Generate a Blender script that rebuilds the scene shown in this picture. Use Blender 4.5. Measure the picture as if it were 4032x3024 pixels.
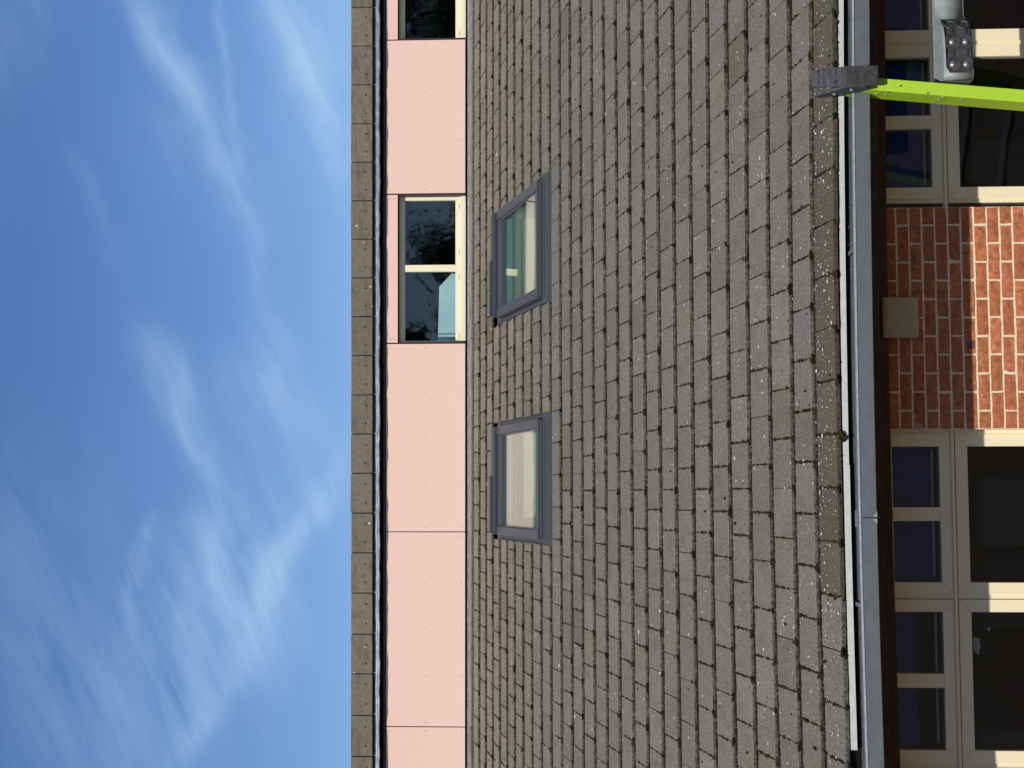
import bpy, math, random
import numpy as np
from mathutils import Vector, Matrix
random.seed(7)
scene = bpy.context.scene
for o in list(bpy.data.objects): bpy.data.objects.remove(o)
COL = scene.collection

# ------------------------------------------------------------------ camera (the phone was turned on its side)
FPX, YAW, PIT, ROL = 5590.0, 0.07834378, 0.05009067, -0.0048454
fw = Vector((math.sin(YAW)*math.cos(PIT), math.cos(YAW)*math.cos(PIT), math.sin(PIT)))
rt0 = Vector((math.cos(YAW), -math.sin(YAW), 0)); up0 = rt0.cross(fw)
rt = math.cos(ROL)*rt0 + math.sin(ROL)*up0; up = -math.sin(ROL)*rt0 + math.cos(ROL)*up0
cd = bpy.data.cameras.new('camera'); cam = bpy.data.objects.new('camera', cd); COL.objects.link(cam)
cam.matrix_world = Matrix(((-up.x, rt.x, -fw.x, -0.34159569), (-up.y, rt.y, -fw.y, -7.96813934),
                           (-up.z, rt.z, -fw.z, 1.42761675), (0, 0, 0, 1)))
cd.sensor_width = 36; cd.lens = FPX/4032*36; cd.clip_start = 0.05; cd.clip_end = 2000
scene.camera = cam
scene.render.resolution_x, scene.render.resolution_y = 1024, 768
scene.view_settings.view_transform = 'Standard'; scene.view_settings.look = 'None'
scene.view_settings.exposure = 0.0; scene.view_settings.gamma = 1; scene.view_settings.use_curve_mapping = False
scene.render.engine = 'CYCLES'
scene.cycles.max_bounces = 8; scene.cycles.transparent_max_bounces = 12

# ------------------------------------------------------------------ sun and sky
ELEV = math.radians(44.2); AZL = math.radians(18)      # sun behind the camera, 18 degrees to its left
sdir = Vector((-math.sin(AZL)*math.cos(ELEV), -math.cos(AZL)*math.cos(ELEV), math.sin(ELEV)))
sl = bpy.data.lights.new('sun', 'SUN'); sl.energy = 4.1; sl.angle = math.radians(0.53); sl.color = (1, .955, .88)
so = bpy.data.objects.new('sun', sl); COL.objects.link(so)
so.rotation_euler = sdir.to_track_quat('Z', 'Y').to_euler(); so.location = (-8, -20, 20)
w = bpy.data.worlds.new('World'); scene.world = w; w.use_nodes = True
wt = w.node_tree; wt.nodes.clear()
def wn(t, **k):
    n = wt.nodes.new(t)
    for a, b in k.items(): setattr(n, a, b)
    return n
def wm(op, a, b=None, c=None, clamp=False):
    n = wn('ShaderNodeMath', operation=op, use_clamp=clamp)
    for i, v in enumerate((a, b, c)):
        if v is None: continue
        if isinstance(v, (int, float)): n.inputs[i].default_value = v
        else: wt.links.new(v, n.inputs[i])
    return n.outputs[0]
sky = wn('ShaderNodeTexSky', sky_type='NISHITA'); sky.sun_disc = False
sky.sun_elevation = ELEV; sky.sun_rotation = math.atan2(sdir.x, sdir.y)
sky.altitude = 50; sky.air_density = 1.0; sky.dust_density = 0.4; sky.ozone_density = 4.5
tc = wn('ShaderNodeTexCoord'); sx = wn('ShaderNodeSeparateXYZ'); wt.links.new(tc.outputs['Generated'], sx.inputs[0])
X_, Y_, Z_ = sx.outputs
yy = wm('MAXIMUM', Y_, 0.05)
A_ = wm('DIVIDE', X_, yy); B_ = wm('DIVIDE', Z_, yy)      # tangent-plane coordinates of the northern sky
front = wm('MULTIPLY', wm('SUBTRACT', Y_, 0.3), 5, clamp=True)
def noise(vec, scale, det, rough, dist=0.0):
    n = wn('ShaderNodeTexNoise'); n.inputs['Scale'].default_value = scale; n.inputs['Detail'].default_value = det
    n.inputs['Roughness'].default_value = rough; n.inputs['Distortion'].default_value = dist
    wt.links.new(vec, n.inputs['Vector']); return n.outputs['Fac']
def comb(a, b, c=0.0):
    n = wn('ShaderNodeCombineXYZ')
    for i, v in enumerate((a, b, c)):
        if isinstance(v, (int, float)): n.inputs[i].default_value = v
        else: wt.links.new(v, n.inputs[i])
    return n.outputs[0]
warp = noise(comb(A_, B_), 10, 3, .5)
warp2 = noise(comb(A_, B_, 5.0), 10, 3, .5)
Aw = wm('ADD', A_, wm('MULTIPLY', wm('SUBTRACT', warp, .5), .05)); Bw = wm('ADD', B_, wm('MULTIPLY', wm('SUBTRACT', warp2, .5), .05))
STREAKS = [  # start, end, half width, strength : cirrus wisps in the northern sky
 (.385, .333, .262, .268, .012, .48), (.375, .318, .292, .285, .014, .34), (.365, .262, .238, .253, .0045, .42),
 (.39, .222, .232, .176, .016, .85), (.33, .200, .236, .168, .010, .5), (.250, .268, .165, .232, .008, .55),
 (.245, .374, .165, .338, .006, .16), (.130, .316, .05, .275, .014, .34), (.07, .284, -.01, .262, .008, .45),
 (-.02, .270, -.105, .236, .011, .62), (.02, .174, -.105, .240, .011, .85), (.106, .231, .03, .187, .016, .38),
 (-.02, .306, -.09, .318, .007, .42), (-.07, .284, -.21, .291, .014, .34), (-.10, .240, -.172, .287, .013, .34),
 (.17, .235, .03, .200, .012, .22), (-.03, .283, -.13, .260, .020, .26), (.03, .35, -.22, .335, .035, .10),
 (.02, .41, -.22, .38, .03, .20), (-.05, .218, -.13, .228, .022, .40), (.0, .255, -.06, .232, .028, .26),
 (.42, .40, .30, .43, .03, .15),
 (.30, .30, .20, .235, .045, .16), (-.02, .235, -.20, .262, .05, .12), (.10, .26, -.06, .215, .05, .20), (-.06, .31, -.21, .33, .04, .22), (.39, .20, .27, .175, .03, .35)]
tot = None
for (a0, b0, a1, b1, wd, st) in STREAKS:
    ca, cb = (a0+a1)/2, (b0+b1)/2; L = math.hypot(a1-a0, b1-b0)/2; ux, uy = (a1-a0)/(2*L), (b1-b0)/(2*L)
    da = wm('SUBTRACT', Aw, ca); db = wm('SUBTRACT', Bw, cb)
    u = wm('ADD', wm('MULTIPLY', da, ux/L), wm('MULTIPLY', db, uy/L)); v = wm('ADD', wm('MULTIPLY', da, -uy/wd), wm('MULTIPLY', db, ux/wd))
    r2 = wm('ADD', wm('POWER', wm('ABSOLUTE', u), 3.0), wm('MULTIPLY', v, v))
    g = wm('MULTIPLY', wm('EXPONENT', wm('MULTIPLY', r2, -1.0)), st)
    tot = g if tot is None else wm('ADD', tot, g)
ang = math.radians(24)
Aw2 = wm('ADD', A_, wm('MULTIPLY', wm('SUBTRACT', warp, .5), .014)); Bw2 = wm('ADD', B_, wm('MULTIPLY', wm('SUBTRACT', warp2, .5), .014))
ua = wm('ADD', wm('MULTIPLY', Aw2, math.cos(ang)), wm('MULTIPLY', Bw2, math.sin(ang)))
va = wm('SUBTRACT', wm('MULTIPLY', Bw2, math.cos(ang)), wm('MULTIPLY', Aw2, math.sin(ang)))
fine = noise(comb(wm('MULTIPLY', ua, 13), wm('MULTIPLY', va, 105)), 1.0, 8, .60, .5)
soft = noise(comb(wm('MULTIPLY', ua, 9), wm('MULTIPLY', va, 30), 3.0), 1.0, 6, .52, .4)
det = wm('ADD', wm('MULTIPLY', wm('SUBTRACT', fine, .5), 1.4), wm('ADD', .72, wm('MULTIPLY', wm('SUBTRACT', soft, .5), 2.6)))
cl_f = wm('MULTIPLY', wm('MULTIPLY', tot, wm('MAXIMUM', det, 0.0)), front)
# the rest of the sky: scattered cirrus of the same kind, by noise on the direction itself
el = wm('MAXIMUM', Z_, 0.03)
pa = wm('DIVIDE', X_, wm('ADD', el, .12)); pb = wm('DIVIDE', Y_, wm('ADD', el, .12))
gen = noise(comb(wm('MULTIPLY', pa, .8), wm('MULTIPLY', pb, 1.9), 9.0), 1.0, 8, .6, .8)
cl_g = wm('MULTIPLY', wm('SUBTRACT', gen, .47, clamp=True), 1.6)
cl_g = wm('MULTIPLY', cl_g, wm('ADD', wm('MULTIPLY', front, -.9), 1.0))
cov = wm('SUBTRACT', 1.0, wm('EXPONENT', wm('MULTIPLY', wm('ADD', cl_f, cl_g), -.82)))
hs = wn('ShaderNodeHueSaturation'); hs.inputs['Saturation'].default_value = 1.16; hs.inputs['Hue'].default_value = .510; wt.links.new(sky.outputs[0], hs.inputs['Color'])
mx = wn('ShaderNodeMix', data_type='RGBA'); wt.links.new(cov, mx.inputs[0]); wt.links.new(hs.outputs[0], mx.inputs[6])
mx.inputs[7].default_value = (4.3, 6.1, 8.6, 1)
bg = wn('ShaderNodeBackground'); bg.inputs[1].default_value = 0.106; wt.links.new(mx.outputs[2], bg.inputs[0])
wo = wn('ShaderNodeOutputWorld'); wt.links.new(bg.outputs[0], wo.inputs[0])

# ------------------------------------------------------------------ materials
def mat(name, col, rough=.6, var=.0, vscale=8., bump=0., bscale=60., metal=0., spec=.5, streak=None, objcol=False, attr=False,
        col2=None, detail=5, spots=None, stretch=(1, 1, 1), bdist=.002):
    m = bpy.data.materials.new(name); m.use_nodes = True; t = m.node_tree; b = t.nodes['Principled BSDF']
    b.inputs['Roughness'].default_value = rough; b.inputs['Metallic'].default_value = metal
    b.inputs['Specular IOR Level'].default_value = spec
    N = lambda ty: t.nodes.new(ty)
    geo = N('ShaderNodeNewGeometry'); mp = N('ShaderNodeMapping'); t.links.new(geo.outputs['Position'], mp.inputs[0]); mp.inputs['Scale'].default_value = stretch
    rgb = N('ShaderNodeRGB'); rgb.outputs[0].default_value = (*col, 1); cur = rgb.outputs[0]
    def mixc(fac, a, bb, mode='MIX'):
        n = N('ShaderNodeMix'); n.data_type = 'RGBA'; n.blend_type = mode
        if isinstance(fac, (int, float)): n.inputs[0].default_value = fac
        else: t.links.new(fac, n.inputs[0])
        for i, v in ((6, a), (7, bb)):
            if isinstance(v, tuple): n.inputs[i].default_value = (*v, 1)
            else: t.links.new(v, n.inputs[i])
        return n.outputs[2]
    def nz(scale, det=detail, rough_=.6, vec=None):
        n = N('ShaderNodeTexNoise'); n.inputs['Scale'].default_value = scale; n.inputs['Detail'].default_value = det
        n.inputs['Roughness'].default_value = rough_; t.links.new(vec or mp.outputs[0], n.inputs['Vector']); return n.outputs['Fac']
    def ramp(v, a, bb, o0=0., o1=1.):
        n = N('ShaderNodeMapRange'); t.links.new(v, n.inputs[0])
        for i, q in enumerate((a, bb, o0, o1)): n.inputs[i+1].default_value = q
        return n.outputs[0]
    if objcol:
        oi = N('ShaderNodeObjectInfo'); cur = mixc(1.0, cur, oi.outputs['Color'], 'MULTIPLY')
    if attr:
        at = N('ShaderNodeAttribute'); at.attribute_name = 'tint'; cur = mixc(1.0, cur, at.outputs['Color'], 'MULTIPLY')
    if col2: cur = mixc(ramp(nz(vscale), .42, .62), cur, col2)
    if var:
        f = ramp(nz(vscale*1.7 if col2 else vscale), .3, .7, 1-var, 1+var)
        n = N('ShaderNodeVectorMath'); n.operation = 'SCALE'; t.links.new(cur, n.inputs[0]); t.links.new(f, n.inputs['Scale']); cur = n.outputs[0]
    if streak:
        sc, amt, scol = streak; mp2 = N('ShaderNodeMapping'); t.links.new(geo.outputs['Position'], mp2.inputs[0]); mp2.inputs['Scale'].default_value = sc
        cur = mixc(ramp(nz(1.0, 4, .6, mp2.outputs[0]), .5, .75, 0, amt), cur, scol)
    if spots:
        for (sc, thr, scol, sd) in spots:
            mp3 = N('ShaderNodeMapping'); t.links.new(geo.outputs['Position'], mp3.inputs[0]); mp3.inputs['Location'].default_value = (sd, sd*2, 0)
            vo = N('ShaderNodeTexVoronoi'); vo.inputs['Scale'].default_value = sc; t.links.new(mp3.outputs[0], vo.inputs['Vector'])
            sr = N('ShaderNodeSeparateColor'); t.links.new(vo.outputs['Color'], sr.inputs[0])
            rad = ramp(sr.outputs[0], 1-thr, 1.0, 0.0, .42)        # only a few cells carry a spot, each its own size
            wob = N('ShaderNodeMath'); wob.operation = 'MULTIPLY_ADD'; t.links.new(nz(sc*5, 2), wob.inputs[0]); wob.inputs[1].default_value = .25; t.links.new(vo.outputs['Distance'], wob.inputs[2])
            s2 = N('ShaderNodeMath'); s2.operation = 'SUBTRACT'; t.links.new(wob.outputs[0], s2.inputs[0]); s2.inputs[1].default_value = .125
            s3 = N('ShaderNodeMath'); s3.operation = 'SUBTRACT'; t.links.new(rad, s3.inputs[0]); t.links.new(s2.outputs[0], s3.inputs[1])
            cur = mixc(ramp(s3.outputs[0], 0, .06), cur, scol)
    t.links.new(cur, b.inputs['Base Color'])
    if bump:
        bn = N('ShaderNodeBump'); bn.inputs['Strength'].default_value = bump; bn.inputs['Distance'].default_value = bdist
        t.links.new(nz(bscale, 6, .7), bn.inputs['Height']); t.links.new(bn.outputs[0], b.inputs['Normal'])
    return m
LICH = (.62, .62, .56)
tile_kw = dict(rough=.92, var=.5, vscale=85, bump=.8, bscale=260, spec=.2,
               streak=((7, 3, 3), .6, (.105, .092, .072)))
spots_small = [(40, .022, LICH, 3.), (75, .04, (.40, .40, .36), 7.), (60, .16, (.075, .065, .05), 5.), (34, .06, (.06, .05, .036), 8.), (20, .006, LICH, 11.)]
M = {}
M['tile'] = mat('concrete_tile_face', (.158, .145, .119), objcol=True, spots=spots_small, **tile_kw)
M['tile_far'] = mat('concrete_tile_face_far', (.158, .145, .119), attr=True, spots=spots_small, **tile_kw)
edge_kw = dict(rough=.97, var=.6, vscale=38, bump=1.0, bscale=170, spec=.05, col2=(.078, .066, .048), bdist=.005)
M['edge'] = mat('tile_butt_edge', (.140, .124, .100), objcol=True, **edge_kw)
M['edge_far'] = mat('tile_butt_edge_far', (.140, .124, .100), attr=True, **edge_kw)
M['ridge'] = mat('ridge_concrete', (.168, .146, .112), rough=.9, var=.18, vscale=30, bump=.4, bscale=200, spec=.2,
                 streak=((5, 5, 14), .75, (.085, .066, .046)), objcol=True, spots=[(30, .02, LICH, 2.)])
M['moss_and_shade'] = mat('moss_and_shade', (.026, .019, .011), rough=1, var=.6, vscale=12, bump=1, bscale=300, spec=.02, col2=(.036, .029, .014))
M['under'] = mat('roofing_underlay', (.02, .02, .018), rough=1, spec=0)
M['pink'] = mat('pink_cement_board', (.80, .545, .456), rough=.75, objcol=True, var=.022, vscale=26, spec=.2, bump=.06, bscale=350,
                streak=((2.2, 2.2, 30), .16, (.74, .50, .38)), stretch=(1, 1, 3))
M['cream'] = mat('cream_coated_aluminium', (.85, .765, .53), rough=.38, var=.015, vscale=80, spec=.4)
M['brick'] = mat('red_brick', (.47, .175, .088), rough=.92, var=.30, vscale=26, bump=.9, bscale=140, spec=.1, objcol=True,
                 col2=(.39, .125, .062), spots=[(16, .05, (.55, .36, .27), 1.), (9, .10, (.20, .075, .06), 4.)], bdist=.004)
M['mortar'] = mat('pale_mortar', (.84, .71, .50), rough=.95, var=.16, vscale=60, bump=1, bscale=180, spec=.1, bdist=.004)
M['gutter'] = mat('grey_blue_gutter_metal', (.112, .130, .145), rough=.5, var=.10, vscale=14, spec=.5, metal=.0, bump=.12, bscale=30,
                  streak=((8, 8, 22), .6, (.085, .10, .112)))
M['gutter_lip'] = mat('worn_gutter_lip', (.34, .38, .40), rough=.45, var=.2, vscale=40)
M['inner'] = mat('shaded_gutter_inside', (.075, .074, .070), rough=.8, var=.3, vscale=25)  # gutter colour darkened for the shade of the tile edge and strip
M['seal'] = mat('joint_sealant', (.33, .36, .36), rough=.6, var=.2, vscale=60)
M['strip'] = mat('white_eaves_strip', (.58, .58, .55), rough=.55, var=.12, vscale=20, streak=((20, 20, 8), .45, (.42, .42, .40)))
M['lead'] = mat('lead_sheet', (.17, .185, .20), rough=.5, var=.3, vscale=16, metal=.1, bump=.5, bscale=22, streak=((14, 14, 40), .8, (.40, .44, .47)), bdist=.006)
M['timber'] = mat('dark_stained_timber', (.075, .038, .024), rough=.8, var=.4, vscale=12, streak=((5, 5, 12), .7, (.10, .082, .066)), bump=.5, bscale=40, stretch=(1, 1, 4))
M['black'] = mat('black_gap', (.008, .008, .009), rough=.9, spec=.1)
M['darktrim'] = mat('dark_brown_trim', (.05, .03, .03), rough=.5)
M['velux'] = mat('grey_brown_cladding', (.088, .092, .101), rough=.42, var=.05, vscale=20, spec=.6, metal=.25)
M['velux_dark'] = mat('dark_grey_hood', (.042, .048, .056), rough=.5, var=.1, vscale=30, spec=.5)
M['flash'] = mat('grey_pleated_flashing', (.052, .058, .063), rough=.6, var=.12, vscale=30, spec=.4)
M['plaster'] = mat('white_plaster', (.82, .80, .73), rough=.8, var=.02, vscale=5)
M['room'] = mat('dark_room', (.016, .017, .016), rough=.9, var=.2, vscale=3)
M['room_upper'] = mat('upper_room', (.11, .12, .12), rough=.9, var=.2, vscale=3)
M['paleblue'] = mat('pale_blue_board', (.58, .80, .84), rough=.7, var=.02, vscale=4)
M['blind'] = mat('navy_blind_fabric', (.010, .042, .27), rough=.9, streak=((34, 34, 1.5), .25, (.02, .035, .12)))
M['bar'] = mat('blind_bar', (.55, .62, .66), rough=.4)
M['diff'] = mat('yellowed_diffuser', (.48, .42, .27), rough=.35, var=.05, vscale=14)
M['grey_plastic'] = mat('light_base_grey', (.25, .24, .21), rough=.6)
M['lime'] = mat('lime_fibreglass', (.34, .53, .022), rough=.5, var=.05, vscale=30, spec=.45, spots=[(38, .05, (.10, .13, .02), 5.), (18, .04, (.16, .20, .03), 8.)])
M['rubber'] = mat('black_rubber', (.052, .053, .056), rough=.62, var=.45, vscale=34, bump=.5, bscale=160, spec=.35, streak=((12, 12, 40), .35, (.12, .12, .125)))
M['galv'] = mat('galvanised_steel', (.25, .29, .295), rough=.55, var=.13, vscale=22, metal=.1, bump=.15, bscale=60, streak=((9, 9, 30), .3, (.14, .165, .17)))
M['rivet'] = mat('steel_rivet', (.58, .59, .60), rough=.28, metal=.8)
M['ground'] = mat('car_park_paving', (.135, .092, .058), rough=.95, var=.2, vscale=4, bump=.3, bscale=80)
M['grass'] = mat('mown_grass', (.05, .085, .02), rough=.95, var=.35, vscale=3)
M['bark'] = mat('bark', (.09, .065, .045), rough=.95, var=.3, vscale=15)
M['leaf'] = mat('leaves', (.045, .075, .022), rough=.7, var=.45, vscale=2.0)
def glass(name, tint, n_layers, wob=.25, gr=0.0, gc=.95):
    m = bpy.data.materials.new(name); m.use_nodes = True; t = m.node_tree; t.nodes.clear(); N = lambda ty: t.nodes.new(ty)
    o = N('ShaderNodeOutputMaterial'); fr = N('ShaderNodeFresnel'); g0 = N('ShaderNodeNewGeometry'); ir = N('ShaderNodeMapRange'); t.links.new(g0.outputs['Backfacing'], ir.inputs[0]); ir.inputs[3].default_value = 1.5; ir.inputs[4].default_value = 1/1.5; t.links.new(ir.outputs[0], fr.inputs[0])
    a = N('ShaderNodeMath'); a.operation = 'SUBTRACT'; a.inputs[0].default_value = 1; t.links.new(fr.outputs[0], a.inputs[1])
    b = N('ShaderNodeMath'); b.operation = 'POWER'; t.links.new(a.outputs[0], b.inputs[0]); b.inputs[1].default_value = n_layers
    c = N('ShaderNodeMath'); c.operation = 'SUBTRACT'; c.inputs[0].default_value = 1; t.links.new(b.outputs[0], c.inputs[1])
    tr = N('ShaderNodeBsdfTransparent'); tr.inputs[0].default_value = (*tint, 1)
    gl = N('ShaderNodeBsdfGlossy'); gl.inputs['Roughness'].default_value = gr; gl.inputs['Color'].default_value = (gc, gc*1.02, gc, 1)
    nz = N('ShaderNodeTexNoise'); nz.inputs['Scale'].default_value = 3.5; nz.inputs['Detail'].default_value = 2
    ge = N('ShaderNodeNewGeometry'); t.links.new(ge.outputs['Position'], nz.inputs['Vector'])
    bn = N('ShaderNodeBump'); bn.inputs['Strength'].default_value = wob; bn.inputs['Distance'].default_value = .006
    t.links.new(nz.outputs['Fac'], bn.inputs['Height']); t.links.new(bn.outputs[0], gl.inputs['Normal'])
    mx = N('ShaderNodeMixShader'); t.links.new(c.outputs[0], mx.inputs[0]); t.links.new(tr.outputs[0], mx.inputs[1]); t.links.new(gl.outputs[0], mx.inputs[2])
    t.links.new(mx.outputs[0], o.inputs[0]); return m
M['glass'] = glass('window_glass', (.86, .90, .90), 1.5, .3, .03, .72)
M['glass_low'] = glass('window_glass_tinted', (.80, .84, .86), .7)
M['glass_roof'] = glass('roof_window_glass', (.80, .90, .87), 1.5, .03)

# ------------------------------------------------------------------ mesh helpers
class MB:
    def __init__(s): s.v = []; s.f = []; s.m = []; s.sm = []
    def add(s, vs, fs, mi=0, smooth=False):
        o = len(s.v); s.v += [tuple(v) for v in vs]; s.f += [tuple(i+o for i in f) for f in fs]
        s.m += [mi]*len(fs); s.sm += [smooth]*len(fs)
    def box(s, x0, x1, y0, y1, z0, z1, mi=0, T=None):
        vs = [(x, y, z) for x in (x0, x1) for y in (y0, y1) for z in (z0, z1)]
        if T: vs = [T(v) for v in vs]
        s.add(vs, [(0, 1, 3, 2), (4, 6, 7, 5), (0, 4, 5, 1), (2, 3, 7, 6), (0, 2, 6, 4), (1, 5, 7, 3)], mi)
    def extrude(s, prof, xs, mi=0, T=None, closed=True, caps=True, smooth=False):
        """prof: list of (y,z); xs: stations; T maps (x,y,z)"""
        n = len(prof); vs = []
        for x in xs:
            for (y, z) in prof: vs.append(T((x, y, z)) if T else (x, y, z))
        fs = []
        for i in range(len(xs)-1):
            for j in range(n if closed else n-1):
                k = (j+1) % n; fs.append((i*n+j, (i+1)*n+j, (i+1)*n+k, i*n+k))
        if caps and closed: fs.append(tuple(range(n))); fs.append(tuple(reversed([(len(xs)-1)*n+j for j in range(n)])))
        s.add(vs, fs, mi, smooth)
    def dome(s, c, r, h, nrm, mi=0, n=12, rings=3):
        nrm = Vector(nrm).normalized(); a = nrm.orthogonal().normalized(); b = nrm.cross(a); c = Vector(c); vs = []; fs = []
        for i in range(rings+1):
            t = i/rings*math.pi/2; 
            for j in range(n):
                q = 2*math.pi*j/n; vs.append(c + (a*math.cos(q)+b*math.sin(q))*r*math.cos(t) + nrm*h*math.sin(t))
        for i in range(rings):
            for j in range(n): fs.append((i*n+j, i*n+(j+1) % n, (i+1)*n+(j+1) % n, (i+1)*n+j))
        s.add(vs, fs, mi, True)
    def cyl(s, p0, p1, r0, r1=None, n=12, mi=0, caps=True):
        p0, p1 = Vector(p0), Vector(p1); r1 = r0 if r1 is None else r1; d = (p1-p0).normalized(); a = d.orthogonal().normalized(); b = d.cross(a)
        vs = [p+(a*math.cos(2*math.pi*j/n)+b*math.sin(2*math.pi*j/n))*r for p, r in ((p0, r0), (p1, r1)) for j in range(n)]
        s.add(vs, [(j, (j+1) % n, n+(j+1) % n, n+j) for j in range(n)], mi, True)
        if caps: s.add(vs[:n], [tuple(reversed(range(n)))], mi); s.add(vs[n:], [tuple(range(n))], mi)
    def mesh(s, name, mats):
        me = bpy.data.meshes.new(name); me.from_pydata(s.v, [], s.f)
        for m in mats: me.materials.append(M[m])
        me.polygons.foreach_set('material_index', s.m); me.polygons.foreach_set('use_smooth', s.sm); me.update(); return me
def link(name, me, parent=None, **props):
    o = bpy.data.objects.new(name, me); COL.objects.link(o)
    if parent: o.parent = parent
    for k, v in props.items(): o[k] = v
    return o
def obj(name, mb, mats, parent=None, bevel=0, solid=0, **props):
    if isinstance(mats, str): mats = [mats]
    o = link(name, mb.mesh(name, mats), parent, **props)
    if solid: md = o.modifiers.new('s', 'SOLIDIFY'); md.thickness = solid
    if bevel: md = o.modifiers.new('b', 'BEVEL'); md.width = bevel; md.segments = 2; md.limit_method = 'ANGLE'
    return o
def boxo(name, b, m, parent=None, bevel=0, T=None, **props):
    mb = MB(); mb.box(*b, T=T); return obj(name, mb, m, parent, bevel, **props)
def rnd(a, b): return random.uniform(a, b)

# ------------------------------------------------------------------ ground
mb = MB(); mb.box(-400, 400, -400, 400, -3.2, -2.9); obj('ground', mb, 'ground', kind='structure')
mb = MB(); mb.box(-120, 120, -120, -14, -2.9, -2.82); obj('lawn', mb, 'grass', kind='structure')

# ------------------------------------------------------------------ the building
B = link('building', None, None, label='low building with dark tiled roof, pink clad upper storey and red brick wall below', category='building')
AL, G, W = 0.30897051, 0.31964243, 0.30
CA, SA = math.cos(AL), math.sin(AL)
DZ = [.031, .0148, -.003, -.008, -.0095, -.012, -.0115, -.011, -.008, -.008, -.0075, -.008, -.0075, -.006, -.003, -.001, -.001, .001,
      .0065, .011, .0145, .0185, .020, .0175, .0145, .0115, .0095, .0084, .008, .008]
def bow(x, k=0): return -.0048*max(-2.4, min(2.4, x-.1))**2*max(0, 1-k/9)
def roofpt(x, s, h): return Vector((x, s*CA-h*SA, s*SA+h*CA))
VX = [(-.757, .389), (1.560, 2.700)]            # the two roof windows, x ranges
S0, S1 = 18*G, 7.72
HOLE = [(a-.055, b+.055) for a, b in VX]

# roof slab pieces under the tiles
mb = MB()
def slab(x0, x1, s0, s1):
    vs = [roofpt(x, s, h) for x in (x0, x1) for s in (s0, s1) for h in (-.10, -.065)]
    mb.add(vs, [(0, 1, 3, 2), (4, 6, 7, 5), (0, 4, 5, 1), (2, 3, 7, 6), (0, 2, 6, 4), (1, 5, 7, 3)])
slab(-6, 9, .05, 5.95); slab(-6, 9, 7.45, 9.15); slab(-6, VX[0][0]+.06, 5.95, 7.45); slab(VX[0][1]-.06, VX[1][0]+.06, 5.95, 7.45); slab(VX[1][1]-.06, 9, 5.95, 7.45)
roof = obj('roof', mb, 'under', B)

# --- one concrete tile: upper slab with bevelled nose and an interlocking lower lip that runs under its neighbour
def tile_geo(rg, x0=0.0, x1=W, tilt_len=G+.07):
    v = []; f = []; m = []
    g = .0030; n = 6
    xs = [x0+g+(x1-x0-2*g)*i/n for i in range(n+1)]
    jit = [(rg.uniform(-.0022, .0022), rg.uniform(-.0015, .0015)) for _ in xs]
    def slab_(xs, prof, fm, jt):
        o = len(v); k = len(prof)
        for i, x in enumerate(xs):
            for q, (s, h) in enumerate(prof):
                js = jt[i][0] if 0 < q else 0; v.append((x, s+js, h+(jt[i][1]*.6 if q > 1 else 0)))
        for i in range(len(xs)-1):
            for q in range(k-1):
                f.append((o+i*k+q, o+i*k+q+1, o+(i+1)*k+q+1, o+(i+1)*k+q)); m.append(fm[q])
        f.append(tuple(o+q for q in reversed(range(k)))); m.append(1)
        f.append(tuple(o+(len(xs)-1)*k+q for q in range(k))); m.append(1)
    slab_(xs, [(tilt_len, 0), (.0045, 0), (.0005, -.003), (-.0015, -.0145), (tilt_len, -.0145)], [0, 0, 1, 1, 1], jit)
    off = .021 if x1-x0 > .25 else 0
    xs2 = [x-off for x in xs]
    slab_(xs2, [(tilt_len, -.0148), (-.0012, -.0148), (-.0016, -.029), (tilt_len, -.029)], [1, 1, 1, 1], jit)
    return v, f, m
NVAR = 9
tile_meshes = []
for i in range(NVAR):
    v, f, m = tile_geo(random.Random(100+i)); me = bpy.data.meshes.new('roof_tile'); me.from_pydata(v, [], f)
    me.materials.append(M['tile']); me.materials.append(M['edge']); me.polygons.foreach_set('material_index', m); me.update(); tile_meshes.append(me)
rg = random.Random(5)
def tint(k, j):
    b = rg.gauss(1, .045); c = [b*1.0, b*1.0, b*1.0]
    if k == 0 and j >= -3: c = [.60*b, .57*b, .47*b]
    elif rg.random() < .010: c = [.74*b, .71*b, .60*b]
    elif rg.random() < .05: c = [.90*b, .89*b, .86*b]
    elif rg.random() < .02: c = [1.05*b, 1.02*b, .97*b]
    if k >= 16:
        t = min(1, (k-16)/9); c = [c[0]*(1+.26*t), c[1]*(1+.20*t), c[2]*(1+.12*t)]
    return c
def tile_matrix(k, x, s_extra=0, yaw=0, dh=0):
    h0 = DZ[k]*CA; h1 = DZ[min(k+1, 29)]*CA - .029
    a = math.atan2(h1-h0, G)
    T = Matrix.Translation(roofpt(x, k*G+s_extra, h0+dh) + Vector((0, 0, bow(x, k))))
    return T @ Matrix.Rotation(AL+a, 4, 'X') @ Matrix.Rotation(yaw, 4, 'Z')
far_v = []; far_f = []; far_m = []; far_c = []; joints = []
cnt = 0
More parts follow.
